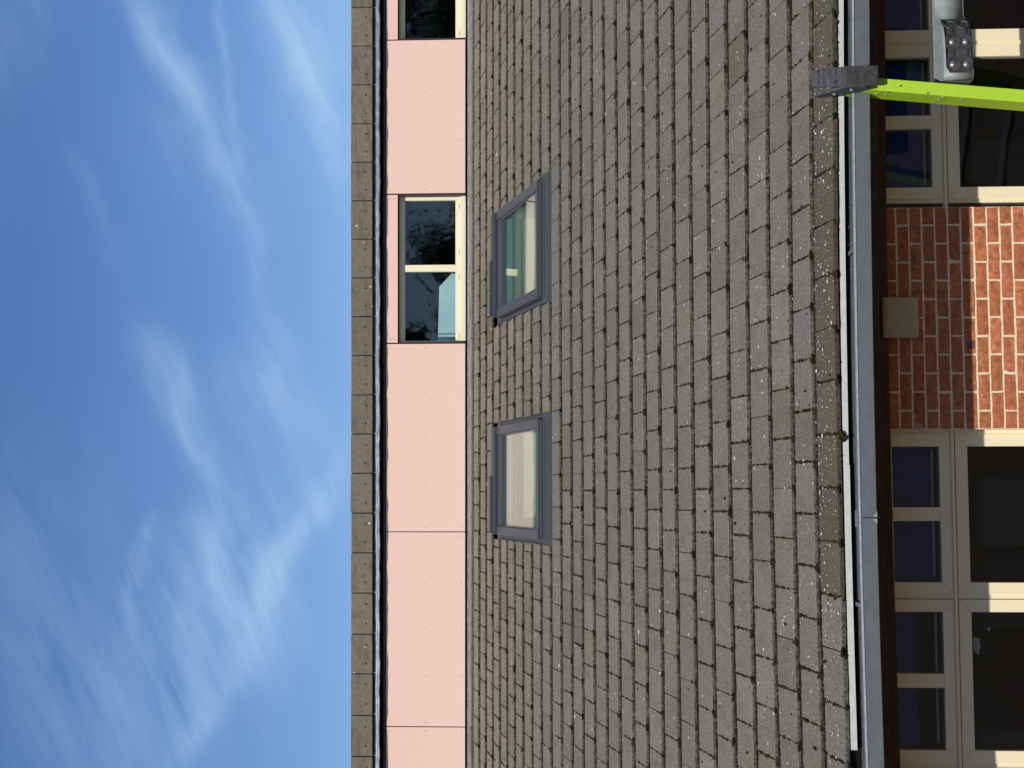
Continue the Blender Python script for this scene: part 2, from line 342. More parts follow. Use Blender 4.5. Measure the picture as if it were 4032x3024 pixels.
for k in range(29):
    ph = 0 if k % 2 == 0 else .5
    xl, xr = -4.6, 7.4
    for j in range(int(xl/W)-1, int(xr/W)+2):
        x = (j+ph)*W; x2 = x+W; s = k*G
        spans = [(x, x2)]
        if 18 <= k <= 24:
            for (a, b) in HOLE:
                ns = []
                for (p, q) in spans:
                    if q <= a or p >= b: ns.append((p, q)); continue
                    if p < a-.03: ns.append((p, a))
                    if q > b+.03: ns.append((b, q))
                spans = ns
        tn = tint(k, j); jx = rg.uniform(-.0012, .0012); js = rg.gauss(0, .0018); yaw = rg.gauss(0, .0028); dh = rg.uniform(-.0012, .0012)
        Z = 1+.0435*k; vis = -2.1*Z < x+.3 and x < 2.75*Z
        joints.append((k, x, vis))
        for (p, q) in spans:
            full = q-p > W-.001
            tm = tile_matrix(k, p+jx, js, yaw, dh)
            if full and k <= 13 and -1.72*Z-.06 < p+.15 < 2.46*Z+.05 and cnt < 298:
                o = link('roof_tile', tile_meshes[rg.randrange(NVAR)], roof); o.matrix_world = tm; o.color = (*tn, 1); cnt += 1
            else:
                vv, ff, mm = tile_geo(rg, 0, q-p); o = len(far_v)
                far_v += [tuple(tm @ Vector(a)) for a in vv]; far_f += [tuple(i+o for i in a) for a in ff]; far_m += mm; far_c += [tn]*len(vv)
me = bpy.data.meshes.new('roof_tiles'); me.from_pydata(far_v, [], far_f); me.materials.append(M['tile_far']); me.materials.append(M['edge_far'])
me.polygons.foreach_set('material_index', far_m)
ca = me.color_attributes.new('tint', 'FLOAT_COLOR', 'POINT'); ca.data.foreach_set('color', np.array([(*c, 1) for c in far_c], 'f').ravel()); me.update()
link('roof_tiles', me, roof, kind='stuff')

# --- moss and dirt in the joints; base rows also stand for contact shade
def ico(sub):
    import bmesh
    bm = bmesh.new(); bmesh.ops.create_icosphere(bm, subdivisions=sub, radius=1); v = np.array([q.co[:] for q in bm.verts]); f = np.array([[q.index for q in p.verts] for p in bm.faces]); bm.free(); return v, f
I1, F1 = ico(1); I2, F2 = ico(2)
mv, mf, nmv = [], [], 0
nr = np.random.RandomState(3)
def blob(P, sx_, sy_, sz_, hi=False):
    global nmv
    I, F = (I2, F2) if hi else (I1, F1)
    v = I*(1+nr.uniform(-.28, .28, (len(I), 1)))*np.array([sx_, sy_, sz_]); c, s_ = math.cos(AL), math.sin(AL)
    y = v[:, 1]*c-v[:, 2]*s_; z = v[:, 1]*s_+v[:, 2]*c
    mv.append(np.stack([v[:, 0]+P[0], y+P[1], z+P[2]], 1)); mf.append(F+nmv); nmv += len(I)
def inhole(x, s): return any(a-.01 < x < b+.01 and S0-.02 < s < S1+.35 for a, b in HOLE)
def rp(x, k, s, h): p = roofpt(x, s, h+DZ[k]*CA); p.z += bow(x, k); return p
for (k, x, vis) in joints:
    if not vis or k > 27: continue
    s = k*G
    if inhole(x, s+.1): continue
    far = k > 12
    if nr.rand() < .95:       # clump in the butt at the joint
        big = nr.rand(); n = 3+int(big*12)
        for i in range(n):
            r = nr.uniform(.0038, .0105)
            blob(rp(x+nr.uniform(-.040, .012)*(.4+.6*big), k, s+nr.uniform(-.007, .005), nr.uniform(-.024, -.004)), r*nr.uniform(.9, 2.6), r*.8, r*nr.uniform(.7, 1.1), not far)
    m = nr.rand()             # moss creeping up the side joint
    if m < .9:
        for i in range(int(nr.uniform(8, 30))):
            t = nr.uniform(.0, .30); r = nr.uniform(.0030, .0076)*nr.uniform(.8, 1.6)*(1.2 if x < .6 else 1)
            blob(rp(x+nr.normal(0, .0012), k, s+t, -.029*t/G-.001), r, r*nr.uniform(1, 2), r*.8)
    if m > .93:
        r = nr.uniform(.009, .016); blob(rp(x+nr.uniform(-.02, .02), k, s+nr.uniform(.0, .03), -.002), r, r*.8, r*.5, True)
for k in range(0, 28):  # row base line: dirt, with the contact shade built in as dark blobs
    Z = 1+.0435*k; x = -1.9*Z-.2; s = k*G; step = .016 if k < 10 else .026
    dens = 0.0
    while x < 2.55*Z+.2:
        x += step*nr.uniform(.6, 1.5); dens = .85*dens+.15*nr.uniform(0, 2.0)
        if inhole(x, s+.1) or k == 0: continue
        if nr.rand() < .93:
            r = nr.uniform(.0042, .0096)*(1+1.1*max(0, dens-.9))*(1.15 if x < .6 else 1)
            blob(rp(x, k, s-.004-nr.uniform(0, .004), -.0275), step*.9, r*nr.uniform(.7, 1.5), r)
    # single clumps out on the tile faces
    for i in range(int(3+2*Z)):
        xx = nr.uniform(-1.9*Z, 2.55*Z); t = nr.uniform(.03, .27)
        if inhole(xx, s+.1): continue
        r = nr.uniform(.005, .013); blob(rp(xx, k, s+t, -.029*t/G), r*.8, r*1.7, r*.35, True)
# eaves edge fringe and the clump hanging from the eaves
for i in range(260):
    xx = nr.uniform(-2.2, 2.8); r = nr.uniform(.003, .007); jx = round(xx/W)*W
    if nr.rand() < .6: xx = jx+nr.normal(0, .03)
    blob(rp(xx, 0, -.001, -.029), r*1.4, r, r, False)
for i in range(16): blob(Vector((-.018+nr.normal(0, .012), -.008+nr.normal(0, .004), -.012+nr.normal(0, .008))), .009, .007, .009, True)
V = np.concatenate(mv); F = np.concatenate(mf); me = bpy.data.meshes.new('moss_and_shade'); me.from_pydata(V.tolist(), [], F.tolist()); me.materials.append(M['moss_and_shade'])
me.polygons.foreach_set('use_smooth', [True]*len(F)); me.update(); link('moss_and_shade', me, roof, kind='stuff')
# bird droppings / lichen crusts lying on tiles
mb = MB()
for (x, k, t, r) in [(1.74, 0, .16, .012), (1.70, 0, .12, .008), (1.45, 0, .13, .010), (1.25, 0, .16, .008), (.96, 0, .18, .008), (.75, 2, .2, .006), (2.35, 1, .1, .007),
                     (2.1, 8, .12, .012), (2.02, 8, .1, .009), (1.62, 5, .1, .006), (.2, 1, .22, .009), (.35, 0, .12, .006), (-.35, 0, .2, .005), (-.3, 2, .1, .008),
                     (-1.3, 3, .15, .011), (-1.0, 6, .1, .008), (-1.95, 12, .1, .012), (-2.0, 12, .2, .010), (1.6, 22, .1, .02), (3.4, 24, .1, .025), (.6, 19, .1, .015)]:
    p = rp(x, k, k*G+t, -.029*t/G+.001); n = 9; q = [p+Vector((r*rnd(.6, 1.2)*math.cos(a*2*math.pi/n), r*rnd(.6, 1.2)*math.sin(a*2*math.pi/n)*CA, r*math.sin(a*2*math.pi/n)*SA*.72)) for a in range(n)]
    mb.add(q+[p+Vector((0, 0, .002))], [(i, (i+1) % n, n) for i in range(n)])
def flake(x, k, t, r):
    p = rp(x, k, k*G+t, -.029*t/G+.001); n = 7; ea = rnd(.7, 1.5)
    q = [p+Vector((r*ea*rnd(.7, 1.2)*math.cos(a*2*math.pi/n), r*rnd(.8, 1.2)*math.sin(a*2*math.pi/n)*CA, r*math.sin(a*2*math.pi/n)*SA*.72)) for a in range(n)]
    mb.add(q+[p+Vector((0, 0, .0015))], [(i, (i+1) % n, n) for i in range(n)])
for i in range(420):
    x = rnd(-1.0, 2.7); flake(x, 0, rnd(.01, .29), abs(random.gauss(0, .0030))+.0012)
for i in range(90): flake(rnd(-2.2, -1.0), 0, rnd(.01, .29), abs(random.gauss(0, .0022))+.001)
for i in range(120):
    k = random.choice((1, 1, 2, 3, 4, 5, 6, 8)); cx = rnd(-2.4, 3.0); cy = rnd(.05, .25)
    if i % 3: pass
    for q in range(random.randint(1, 5)): flake(cx+random.gauss(0, .03), k, min(.29, max(.02, cy+random.gauss(0, .03))), abs(random.gauss(0, .0026))+.0012)
M['white'] = mat('white_crust', (.60, .60, .55), rough=.9)
obj('lichen', mb, 'white', roof, kind='stuff')

# ------------------------------------------------------------------ roof windows
TILT = Matrix.Rotation(AL, 4, 'X')
for wi, (xa, xb) in enumerate(VX):
    RT = lambda v: roofpt(v[0], v[1], v[2])
    sb, st = 5.885, 7.505
    # flashing: side gutters, pleated apron, as one sheet-metal part
    mb = MB()
    mb.box(xa-.055, xa-.004, 5.80, 7.74, -.03, -.004, T=RT); mb.box(xb+.004, xb+.055, 5.80, 7.74, -.03, -.004, T=RT)
    mb.box(xa-.055, xa-.048, 5.80, 7.74, -.0038, .012, T=RT); mb.box(xb+.048, xb+.055, 5.80, 7.74, -.0038, .012, T=RT)
    n = 150; xs = [xa-.062+(xb-xa+.124)*i/n for i in range(n+1)]
    vs = []
    for i, x in enumerate(xs):
        r = .0018 if i % 2 else -.0018
        for (s, h) in ((5.735, -.030), (5.742, -.006), (5.80, .004), (5.872, .022)): vs.append(RT((x, s+r*.4, h+r*(1 if s < 5.86 else 0)+.008)))
    mb.add(vs, [(i*4+q, (i+1)*4+q, (i+1)*4+q+1, i*4+q+1) for i in range(n) for q in range(3)], 0)
    mb.box(xa-.05, xb+.05, st+.06, 7.74, -.02, .004, T=RT)
    fr = MB()
    hT = .078
    def rail(x0, x1, s0, s1, h0, h1, mi=0): fr.box(x0, x1, s0, s1, h0, h1, mi, T=RT)
    # outer cladding ring
    wv = .085
    rail(xa, xa+wv, sb+.02, st, .0, hT); rail(xb-wv, xb, sb+.02, st, .0, hT)
    rail(xa+wv, xb-wv, sb+.045, sb+.105, .0, hT-.012); rail(xa+wv, xb-wv, st-.11, st-.03, .0, hT-.012)
    # inner stepped bead round the glass
    rail(xa+wv, xa+wv+.018, sb+.105, st-.11, 0, hT-.022); rail(xb-wv-.018, xb-wv, sb+.105, st-.11, 0, hT-.022)
    sky_w = obj('skylight', fr, ['velux'], B, bevel=.004)
    obj('flashing', mb, ['flash'], sky_w)
    # sill cover below the sash and hood above it
    boxo('sill_cover', (xa+.012, xb-.012, sb-.03, sb+.040, .0, .052), 'velux_dark', sky_w, .004, T=RT)
    boxo('lower_trim', (xa+.002, xb-.002, sb-.058, sb-.034, .0, .034), 'velux', sky_w, .003, T=RT)
    boxo('hood', (xa+.004, xb-.004, st-.025, st+.055, .0, hT+.028), 'velux_dark', sky_w, .005, T=RT)
    boxo('hood_flap', (xa+.02 if wi else xa+.02, (xa+xb)/2+.05, st+.062, st+.135, .004, hT+.045), 'velux_dark', sky_w, .004, T=RT)
    boxo('hood_flap', ((xa+xb)/2+.056, xb-.02, st+.062, st+.12, .004, hT+.030), 'velux', sky_w, .004, T=RT)
    boxo('pane', (xa+wv+.018, xb-wv-.018, sb+.105, st-.11, .038, .048), 'glass_roof', sky_w, T=lambda v: roofpt(v[0], v[1], v[2]+.012-(v[1]-6.0)*.014))
    for s_ in (6.75,):
        for xx in (xa+.04, xb-.04):
            mb = MB(); mb.cyl(RT((xx, s_, hT-.001)), RT((xx, s_, hT+.0025)), .006, mi=0, n=8); obj('screw_head', mb, 'velux_dark', sky_w)
    # plastered light shaft below (open to a room)
    mb = MB(); i0, i1, j0, j1 = xa+wv-.01, xb-wv+.01, sb+.08, st-.09; D = -.75
    for (x0, x1, s0, s1) in ((i0-.03, i0, j0-.03, j1+.03), (i1, i1+.03, j0-.03, j1+.03), (i0, i1, j0-.03, j0), (i0, i1, j1, j1+.03)):
        mb.box(x0, x1, s0, s1, D, .0, T=RT)
    mb.box(i0-.03, i1+.03, j0-.03, j1+.03, D-.05, D-.002, T=RT)
    obj('light_shaft', mb, 'plaster', sky_w)
    if True:   # slim roller blind cassette and rails in the shaft
        mb = MB(); mb.box(i0+.01, i1-.01, j1-.07, j1-.02, -.06, -.015, T=RT); mb.box(i0+.03, i1-.03, j1-.27, j1-.255, -.05, -.045, T=RT); obj('blind_rail', mb, 'bar', sky_w)

# ------------------------------------------------------------------ upper storey: pink boards, windows, ridge
YW = 8.75
def tz(x, z): return z + (x-2.3)*(.0012+.0066*(z-2.8)/1.35)
TZ = lambda v: (v[0], v[1], tz(v[0], v[2]))
wall_bits = [(-6.5, 1.466, 2.60, 3.80), (3.262, 5.155, 2.60, 3.80), (6.95, 9.5, 2.60, 3.80)]
mb = MB()
for (a, b, c, d) in wall_bits: mb.box(a, b, YW+.03, YW+.20, c, d, T=TZ)
for (a, b) in ((1.466, 3.262), (5.155, 6.95)): mb.box(a, b, YW+.03, YW+.20, 3.63, 3.80, T=TZ); mb.box(a, b, YW+.03, YW+.20, 2.6, 2.82, T=TZ)
uw = obj('upper_wall', mb, 'black', B)
def panel(x0, x1, z0, z1, rows, cols):
    mb = MB(); mb.box(x0, x1, YW, YW+.010, z0, z1, T=TZ); o = obj('cladding_panel', mb, 'pink', uw, bevel=.0015); q_ = rnd(.975, 1.01); o.color = (q_, q_*rnd(.99, 1.0), q_*rnd(.985, 1.0), 1)
    s = MB()
    for i in range(cols):
        for j in range(rows):
            x = x0+.045+(x1-x0-.09)*i/(cols-1); z = z0+.045+(z1-z0-.09)*j/(rows-1)
            s.dome(TZ((x, YW-.0003, z)), .0075, .0028, (0, -1, 0), n=8, rings=2)
    M.setdefault('pinkscrew', mat('painted_screw', (.42, .27, .23), rough=.5)); obj('screws', s, 'pinkscrew', uw, kind='stuff')
panel(3.270, 5.148, 2.826, 3.774, 3, 4); panel(-.764, 1.455, 2.826, 3.774, 3, 5); panel(-3.022, -.774, 2.826, 3.774, 3, 5); panel(-5.3, -3.032, 2.826, 3.774, 3, 5)
panel(1.470, 3.254, 3.634, 3.774, 2, 3); panel(5.162, 6.94, 3.634, 3.774, 2, 3); panel(6.956, 9.2, 2.826, 3.774, 3, 5)
def upper_window(xl, xr):
    yf = YW+.082; xm = (xl+xr)/2+.012
    fr = MB(); Bx = lambda *a: fr.box(*a, T=TZ)
    Bx(xl, xr, yf, yf+.07, 3.560, 3.628)                   # head
    Bx(xl, xr, yf-.012, yf+.07, 2.826, 2.886)              # sill rail
    Bx(xl+.012, xl+.030, yf, yf+.07, 2.886, 3.560); Bx(xr-.056, xr-.016, yf, yf+.07, 2.886, 3.560)
    Bx(xm-.041, xm+.041, yf-.004, yf+.07, 2.886, 3.560)
    Bx(xl+.030, xm-.041, yf+.004, yf+.06, 2.888, 2.950); Bx(xm+.041, xr-.056, yf+.004, yf+.06, 2.888, 2.950)
    o = obj('window', fr, 'cream', B, bevel=.003)
    for (a, b) in ((xl+.030, xm-.041), (xm+.041, xr-.056)):
        boxo('pane', (a, b, yf+.022, yf+.030, 2.951, 3.559), 'glass', o, T=TZ)
    for x in (xl+.06, xm-.14, xm+.16, xr-.16): boxo('hinge_cover', (x, x+.055, yf-.004, yf+.003, 2.905, 2.925), 'cream', o, .002, T=TZ)
    # dark reveal lining
    boxo('reveal_lining', (xl-.002, xl+.010, YW+.012, yf+.07, 2.83, 3.628), 'darktrim', o, T=TZ); boxo('reveal_lining', (xr-.012, xr+.004, YW+.012, yf+.07, 2.83, 3.628), 'darktrim', o, T=TZ)
    # room behind
    rm = MB(); a, b = xl-.05, xr+.05
    rm.box(a-.1, b+.1, yf+3.4, yf+3.5, 1.6, 4.0); rm.box(a-.1, a, yf+.16, yf+3.4, 1.6, 4.0); rm.box(b, b+.1, yf+.16, yf+3.4, 1.6, 4.0); rm.box(a, b, yf+.16, yf+3.4, 1.5, 1.6); rm.box(a, b, yf+.16, yf+3.4, 3.9, 4.0)
    obj('room', rm, 'room_upper', o); return o
w1 = upper_window(1.470, 3.256)
upper_window(5.164, 6.944)
mb = MB(); y0 = YW+.29
mb.add([(1.52, y0, 2.80), (2.34, y0, 2.80), (2.34, y0, 3.02), (2.18, y0, 3.165), (1.52, y0, 3.180), (1.52, y0+.02, 2.80), (2.34, y0+.02, 2.80), (2.34, y0+.02, 3.02), (2.18, y0+.02, 3.165), (1.52, y0+.02, 3.180)],
       [(0, 1, 2, 3, 4), (9, 8, 7, 6, 5), (0, 5, 6, 1), (1, 6, 7, 2), (2, 7, 8, 3), (3, 8, 9, 4), (4, 9, 5, 0)])
obj('pale_board', mb, 'paleblue', w1)
mb = MB(); mb.box(1.52, 2.40, y0-.02, y0-.012, 2.93, 2.935); 
boxo('board_rod', (1.60, 1.608, y0-.012, y0-.004, 2.80, 3.175), 'black', w1)

# lead flashing at the foot of the upper wall
n = 260; xs = [-5+13*i/n for i in range(n+1)]; mb = MB(); vs = []
ph = [rnd(0, 6) for _ in range(8)]
for x in xs:
    wv_ = .004*math.sin(x*3.1+ph[0])+.0025*math.sin(x*9.7+ph[1])+.0015*math.sin(x*23+ph[2])
    w2_ = .006*math.sin(x*5.1+ph[3])+.003*math.sin(x*14+ph[4])
    for (y, z) in ((YW+.02, 2.800), (YW+.012, 2.797), (YW+.004, 2.792+wv_*.4), (YW-.05, 2.778+wv_), (YW-.09, 2.764+wv_*1.3), (YW-.108+w2_, 2.756+wv_), (YW-.112+w2_, 2.748+wv_)): vs.append((x, y, tz(x, z)))
k_ = 7; mb.add(vs, [(i*k_+q, (i+1)*k_+q, (i+1)*k_+q+1, i*k_+q+1) for i in range(n) for q in range(k_-1)], 0, True)
obj('lead_flashing', mb, 'lead', uw, solid=.003)
mb = MB(); vs = []     # dressed lower roll lying on the top course
for x in xs:
    w2_ = .006*math.sin(x*5.1+ph[5])+.004*math.sin(x*17+ph[6])
    for (y, z) in ((YW-.112, 2.730), (YW-.165, 2.722), (YW-.180+w2_, 2.714), (YW-.182+w2_, 2.700)): vs.append((x, y, tz(x, z)))
mb.add(vs, [(i*4+q, (i+1)*4+q, (i+1)*4+q+1, i*4+q+1) for i in range(n) for q in range(3)], 0, True)
obj('flashing_roll', mb, 'velux_dark', uw, solid=.003)
boxo('flashing_shade_board', (-6, 9.3, YW-.10, YW+.03, 2.66, 2.745), 'black', uw, T=TZ)  # black board painting the shadow between flashing and lower roll
# dark trims between boards and ridge
boxo('verge_trim', (-6, 9.3, YW-.018, YW+.028, 3.781, 3.806), 'darktrim', uw, .003, T=TZ)
boxo('soffit_strip', (-6, 9.3, YW-.03, YW+.10, 3.828, 3.850), 'black', uw, T=TZ)
boxo('upper_fascia', (-6, 9.3, YW-.03, YW+.02, 3.850, 4.12), 'black', uw, T=TZ)
boxo('upper_roof', (-6, 9.3, YW+.03, YW+7, 4.02, 4.12), 'under', B, T=TZ)
# lead roll under the ridge tiles
mb = MB(); vs = []; n = 420; xs = [-5+13*i/n for i in range(n+1)]
for x in xs:
    a_ = .003*math.sin(x*4.3+ph[1])+.004*math.sin(x*13.1+ph[2])+.0022*math.sin(x*31+ph[3]); b_ = .0035*math.sin(x*6.7+ph[4])+.003*math.sin(x*21+ph[5])
    sm = .004 if int((x+9)/.94) != int((x+9.02)/.94) else 0
    for (y, z) in ((YW-.046, 3.916), (YW-.050+b_*.4, 3.892), (YW-.056+b_*.5-sm, 3.868+a_), (YW-.080+b_-sm, 3.852+a_), (YW-.076+b_, 3.836+a_*.6)): vs.append((x, y, tz(x, z)))
mb.add(vs, [(i*5+q, (i+1)*5+q, (i+1)*5+q+1, i*5+q+1) for i in range(n) for q in range(4)], 0, True)
ridge = boxo('ridge', (-6, 9.3, YW-.035, YW+.06, 3.926, 4.179), 'under', B, T=TZ)
obj('lead_roll', mb, 'lead', ridge, solid=.003)
# ridge tiles
bd = [-3.83, -3.358, -2.888, -2.412, -1.955, -1.48, -1.013, -.549, -.081, .381, .842, 1.31, 1.775, 2.239, 2.705, 3.169, 3.636, 4.105, 4.582, 5.058, 5.536, 6.01, 6.48]
bd = [bd[0]-.47*i for i in (3, 2, 1)] + bd + [6.95, 7.42]
for i in range(len(bd)-1):
    a, b = bd[i]+.006, bd[i+1]-.006; mb = MB(); mb2 = MB(); dz = rnd(-.004, .004); dy = rnd(-.003, .003); zt = 4.182+rnd(-.002, .003)
    g0 = [(YW-.087, 3.924), (YW-.092, 3.928), (YW-.092, zt-.006), (YW-.084, zt), (YW+.14, zt-.055), (YW+.14, zt-.075), (YW-.067, zt-.024), (YW-.067, 3.924)]
    nseg = 8; xs = [a+(b-a)*q/nseg for q in range(nseg+1)]; jt = [rnd(-.0018, .0018) for _ in xs]
    vs = []; n = len(g0)
    for q, x in enumerate(xs):
        for (y, z) in g0: vs.append((x, y+dy, tz(x, z+(jt[q] if z > 4.1 else .3*jt[q])+dz*.4)))
    fs = [(q*n+j, (q+1)*n+j, (q+1)*n+(j+1) % n, q*n+(j+1) % n) for q in range(nseg) for j in range(n)] + [tuple(range(n)), tuple(reversed([nseg*n+j for j in range(n)]))]
    mb.add(vs, fs, 0)
    o = obj('ridge_tile', mb, ['ridge'], ridge); t_ = rnd(.9, 1.08); o.color = (t_, t_, t_*rnd(.96, 1.0), 1)
    s = MB()
    for xx in (a+.12, b-.12):
        c = Vector((xx+rnd(-.005, .005), YW-.0922+dy, tz(xx, 4.005+rnd(-.006, .006)))); s.cyl(c, c+Vector((0, -.003, 0)), .011, n=9); s.dome(c+Vector((0, -.003, 0)), .006, .003, (0, -1, 0), 1, 8, 2)
    obj('nails', s, ['black', 'velux'], ridge, kind='stuff')

# ------------------------------------------------------------------ eaves: fascia, soffit, strip, gutter
XS = [-4.2+9.4*i/48 for i in range(49)]
BT = lambda v: (v[0], v[1], v[2]+bow(v[0])*.75)
def ext(name, prof, m, parent, x0=-4.2, x1=5.2, n=40, solid=0, closed=True, bevel=0, T=BT):
    mb = MB(); mb.extrude(prof, [x0+(x1-x0)*i/n for i in range(n+1)], T=T, closed=closed); return obj(name, mb, m, parent, bevel, solid)
rect = lambda y0, y1, z0, z1: [(y0, z0), (y1, z0), (y1, z1), (y0, z1)]
ext('fascia_board', rect(.046, .068, -.235, -.012), 'timber', B)
ext('soffit', rect(.07, .60, -.235, -.222), 'timber', B)
ext('wall_plate', rect(.535, .60, -.388, -.2365), 'timber', B)
es = ext('eaves_strip', rect(.004, .008, -.044, -.012), 'strip', B, x0=-.19, x1=5.2, bevel=.001)
ext('eaves_strip', rect(.000, .0036, -.047, -.012), 'strip', B, x0=-1.7305, x1=-.175, bevel=.001)
def gprof(): return [(.042, -.050), (.042, -.158), (-.129, -.161), (-.135, -.158), (-.135, -.0795), (-.130, -.0790), (-.130, -.0755), (-.1375, -.0750), (-.1375, -.0625), (-.118, -.0625), (-.118, -.068)]
gut = ext('gutter', gprof(), 'gutter', B, x0=-.4625, x1=5.2, n=30, closed=False, solid=-.002)
g2 = ext('gutter_length', gprof(), 'gutter', gut, x0=-4.2, x1=-.4665, n=20, closed=False, solid=-.002)
ext('gutter_gap_shade', rect(.028, .041, -.070, -.040), 'black', gut); ext('gutter_inner_face', rect(.032, .041, -.152, -.0702), 'inner', gut)  # black strip and darkened face carry the shade below the eaves strip
ext('lip_bead', rect(-.1400, -.1378, -.0745, -.0635), 'gutter_lip', gut)
ext('joint_backing', [(-.130, -.153), (.036, -.153), (.036, -.147), (-.126, -.147), (-.126, -.085), (-.130, -.085)], 'black', gut, x0=-.54, x1=-.40, n=2)
for (x0, x1) in ((-.4620, -.4585), (-.4715, -.4672)):
    pr = [(-.1362, -.150), (-.1350, -.150), (-.1350, -.078), (-.1362, -.078)]; ext('sealant_bead', pr, 'seal', gut, x0=x0, x1=x1, n=2)
mb = MB()
for sgn, x0 in ((1, -.4605), (-1, -.470)):
    mb.add([(x0, -.1356, -.163), (x0+sgn*.030, -.1356, -.163), (x0+sgn*.004, -.1356, -.142), (x0, -.1368, -.163), (x0+sgn*.026, -.1368, -.163), (x0+sgn*.004, -.1368, -.144)], [(0, 1, 2), (3, 4, 5), (0, 1, 4, 3), (1, 2, 5, 4), (2, 0, 3, 5)])
obj('sealant_smear', mb, 'seal', gut)
ext('joint_clip', rect(-.121, -.085, -.0665, -.052), 'gutter', gut, x0=-.515, x1=-.425, n=2, bevel=.002)
ext('bracket_tail', rect(-.11, -.09, -.182, -.162), 'gutter', gut, x0=-.464, x1=-.455, n=1)
for x in (-1.9, -.95, 1.0, 2.9): ext('gutter_bracket', rect(-.118, .04, -.066, -.062), 'gutter', gut, x0=x, x1=x+.022, n=1)
# cobweb-fine dead stems in the gutter
mb = MB()
for (x, l) in ((1.93, .03), (1.25, .04), (1.15, .03), (1.05, .035), (.9, .03)):
    p = Vector((x, -.119, -.066+bow(x)*.75))
    for q in range(4):
        p2 = p+Vector((rnd(-.012, .004), rnd(-.004, .006), rnd(.004, .010))); mb.cyl(p, p2, .0007, .0005, 4, caps=False); p = p2
obj('dead_stem', mb, 'seal', gut, kind='stuff')

# ------------------------------------------------------------------ brick wall
YB = .58
bx0, bx1 = .045, 1.385
bw = boxo('brick_wall', (bx0+.002, bx1-.002, YB+.0010, YB+.12, -2.9, -.36), 'mortar', B)
bmesh_var = []
def brick_mesh(i, L, Hh=.0640, D=.09):
    r = random.Random(i); mb = MB(); nx = 6; nz_ = 2; vs = []
    for zz in range(nz_+1):
        for xx in range(nx+1):
            e = xx in (0, nx) or zz in (0, nz_)
            vs.append((L*(xx/nx-.5)+r.uniform(-.0016, .0016), r.uniform(-.0008, .0012)+(.0022 if e else 0), Hh*(zz/nz_-.5)+r.uniform(-.0016, .0016)))
    fs = [(zz*(nx+1)+xx, zz*(nx+1)+xx+1, (zz+1)*(nx+1)+xx+1, (zz+1)*(nx+1)+xx) for zz in range(nz_) for xx in range(nx)]
    ring = [xx for xx in range(nx+1)] + [(zz+1)*(nx+1)-1 for zz in range(1, nz_+1)] + [nz_*(nx+1)+xx for xx in range(nx-1, -1, -1)] + [zz*(nx+1) for zz in range(nz_-1, 0, -1)]
    o = len(vs)
    for q in ring: vs.append((vs[q][0]*1.0, D, vs[q][2]))
    for a in range(len(ring)): b_ = (a+1) % len(ring); fs.append((ring[a], o+a, o+b_, ring[b_]))
    mb.add(vs, fs); me = mb.mesh('brick', ['brick']); return me
full = [brick_mesh(i, .2105) for i in range(9)]; half = [brick_mesh(20+i, .1005) for i in range(4)]
rb = random.Random(11)
for c in range(26):
    z = -.4177-.07655*c
    if z < -2.85: break
    xs_ = []
    if c % 2 == 0: xs_ = [(bx1-.2233*(i+.5)+0, 'f') for i in range(6)]
    else:
        xs_ = [(bx1-.0535, 'h')]+[(bx1-.1117-.2233*(i+.5), 'f') for i in range(5)]+[(bx0+.056, 'h')]
    for (x, t) in xs_:
        me = full[rb.randrange(9)] if t == 'f' else half[rb.randrange(4)]
        o = link('brick', me, bw); o.location = (x+rb.uniform(-.0015, .0015), YB-.0035+rb.uniform(-.0015, .0015), z+rb.uniform(-.0012, .0012)); o.rotation_euler = (0, rb.gauss(0, .004), 0)
        v = rb.gauss(1, .10); o.color = (v*rb.uniform(.97, 1.05), v*rb.uniform(.92, 1.08), v*rb.uniform(.88, 1.06), 1)
# bulkhead light on the brickwork
L = link('wall_light', None, None, label='square yellowed bulkhead light on the brick wall under the eaves', category='wall light'); L.location = (.7095, YB, -.455)
mb = MB(); mb.box(-.118, .118, -.030, -.006, -.104, .104); obj('base', mb, 'grey_plastic', L, bevel=.012)
mb = MB(); mb.box(-.121, .121, -.082, -.0305, -.107, .107); o = obj('diffuser', mb, 'diff', L); md = o.modifiers.new('b', 'BEVEL'); md.width = .016; md.segments = 4
mb = MB(); mb.box(-.100, .100, -.0855, -.0815, -.086, .086); obj('diffuser_face', mb, 'diff', L, bevel=.003)
mb = MB(); mb.box(-.006, .006, -.078, -.030, -.110, -.1075); obj('screw_lug', mb, 'grey_plastic', L)

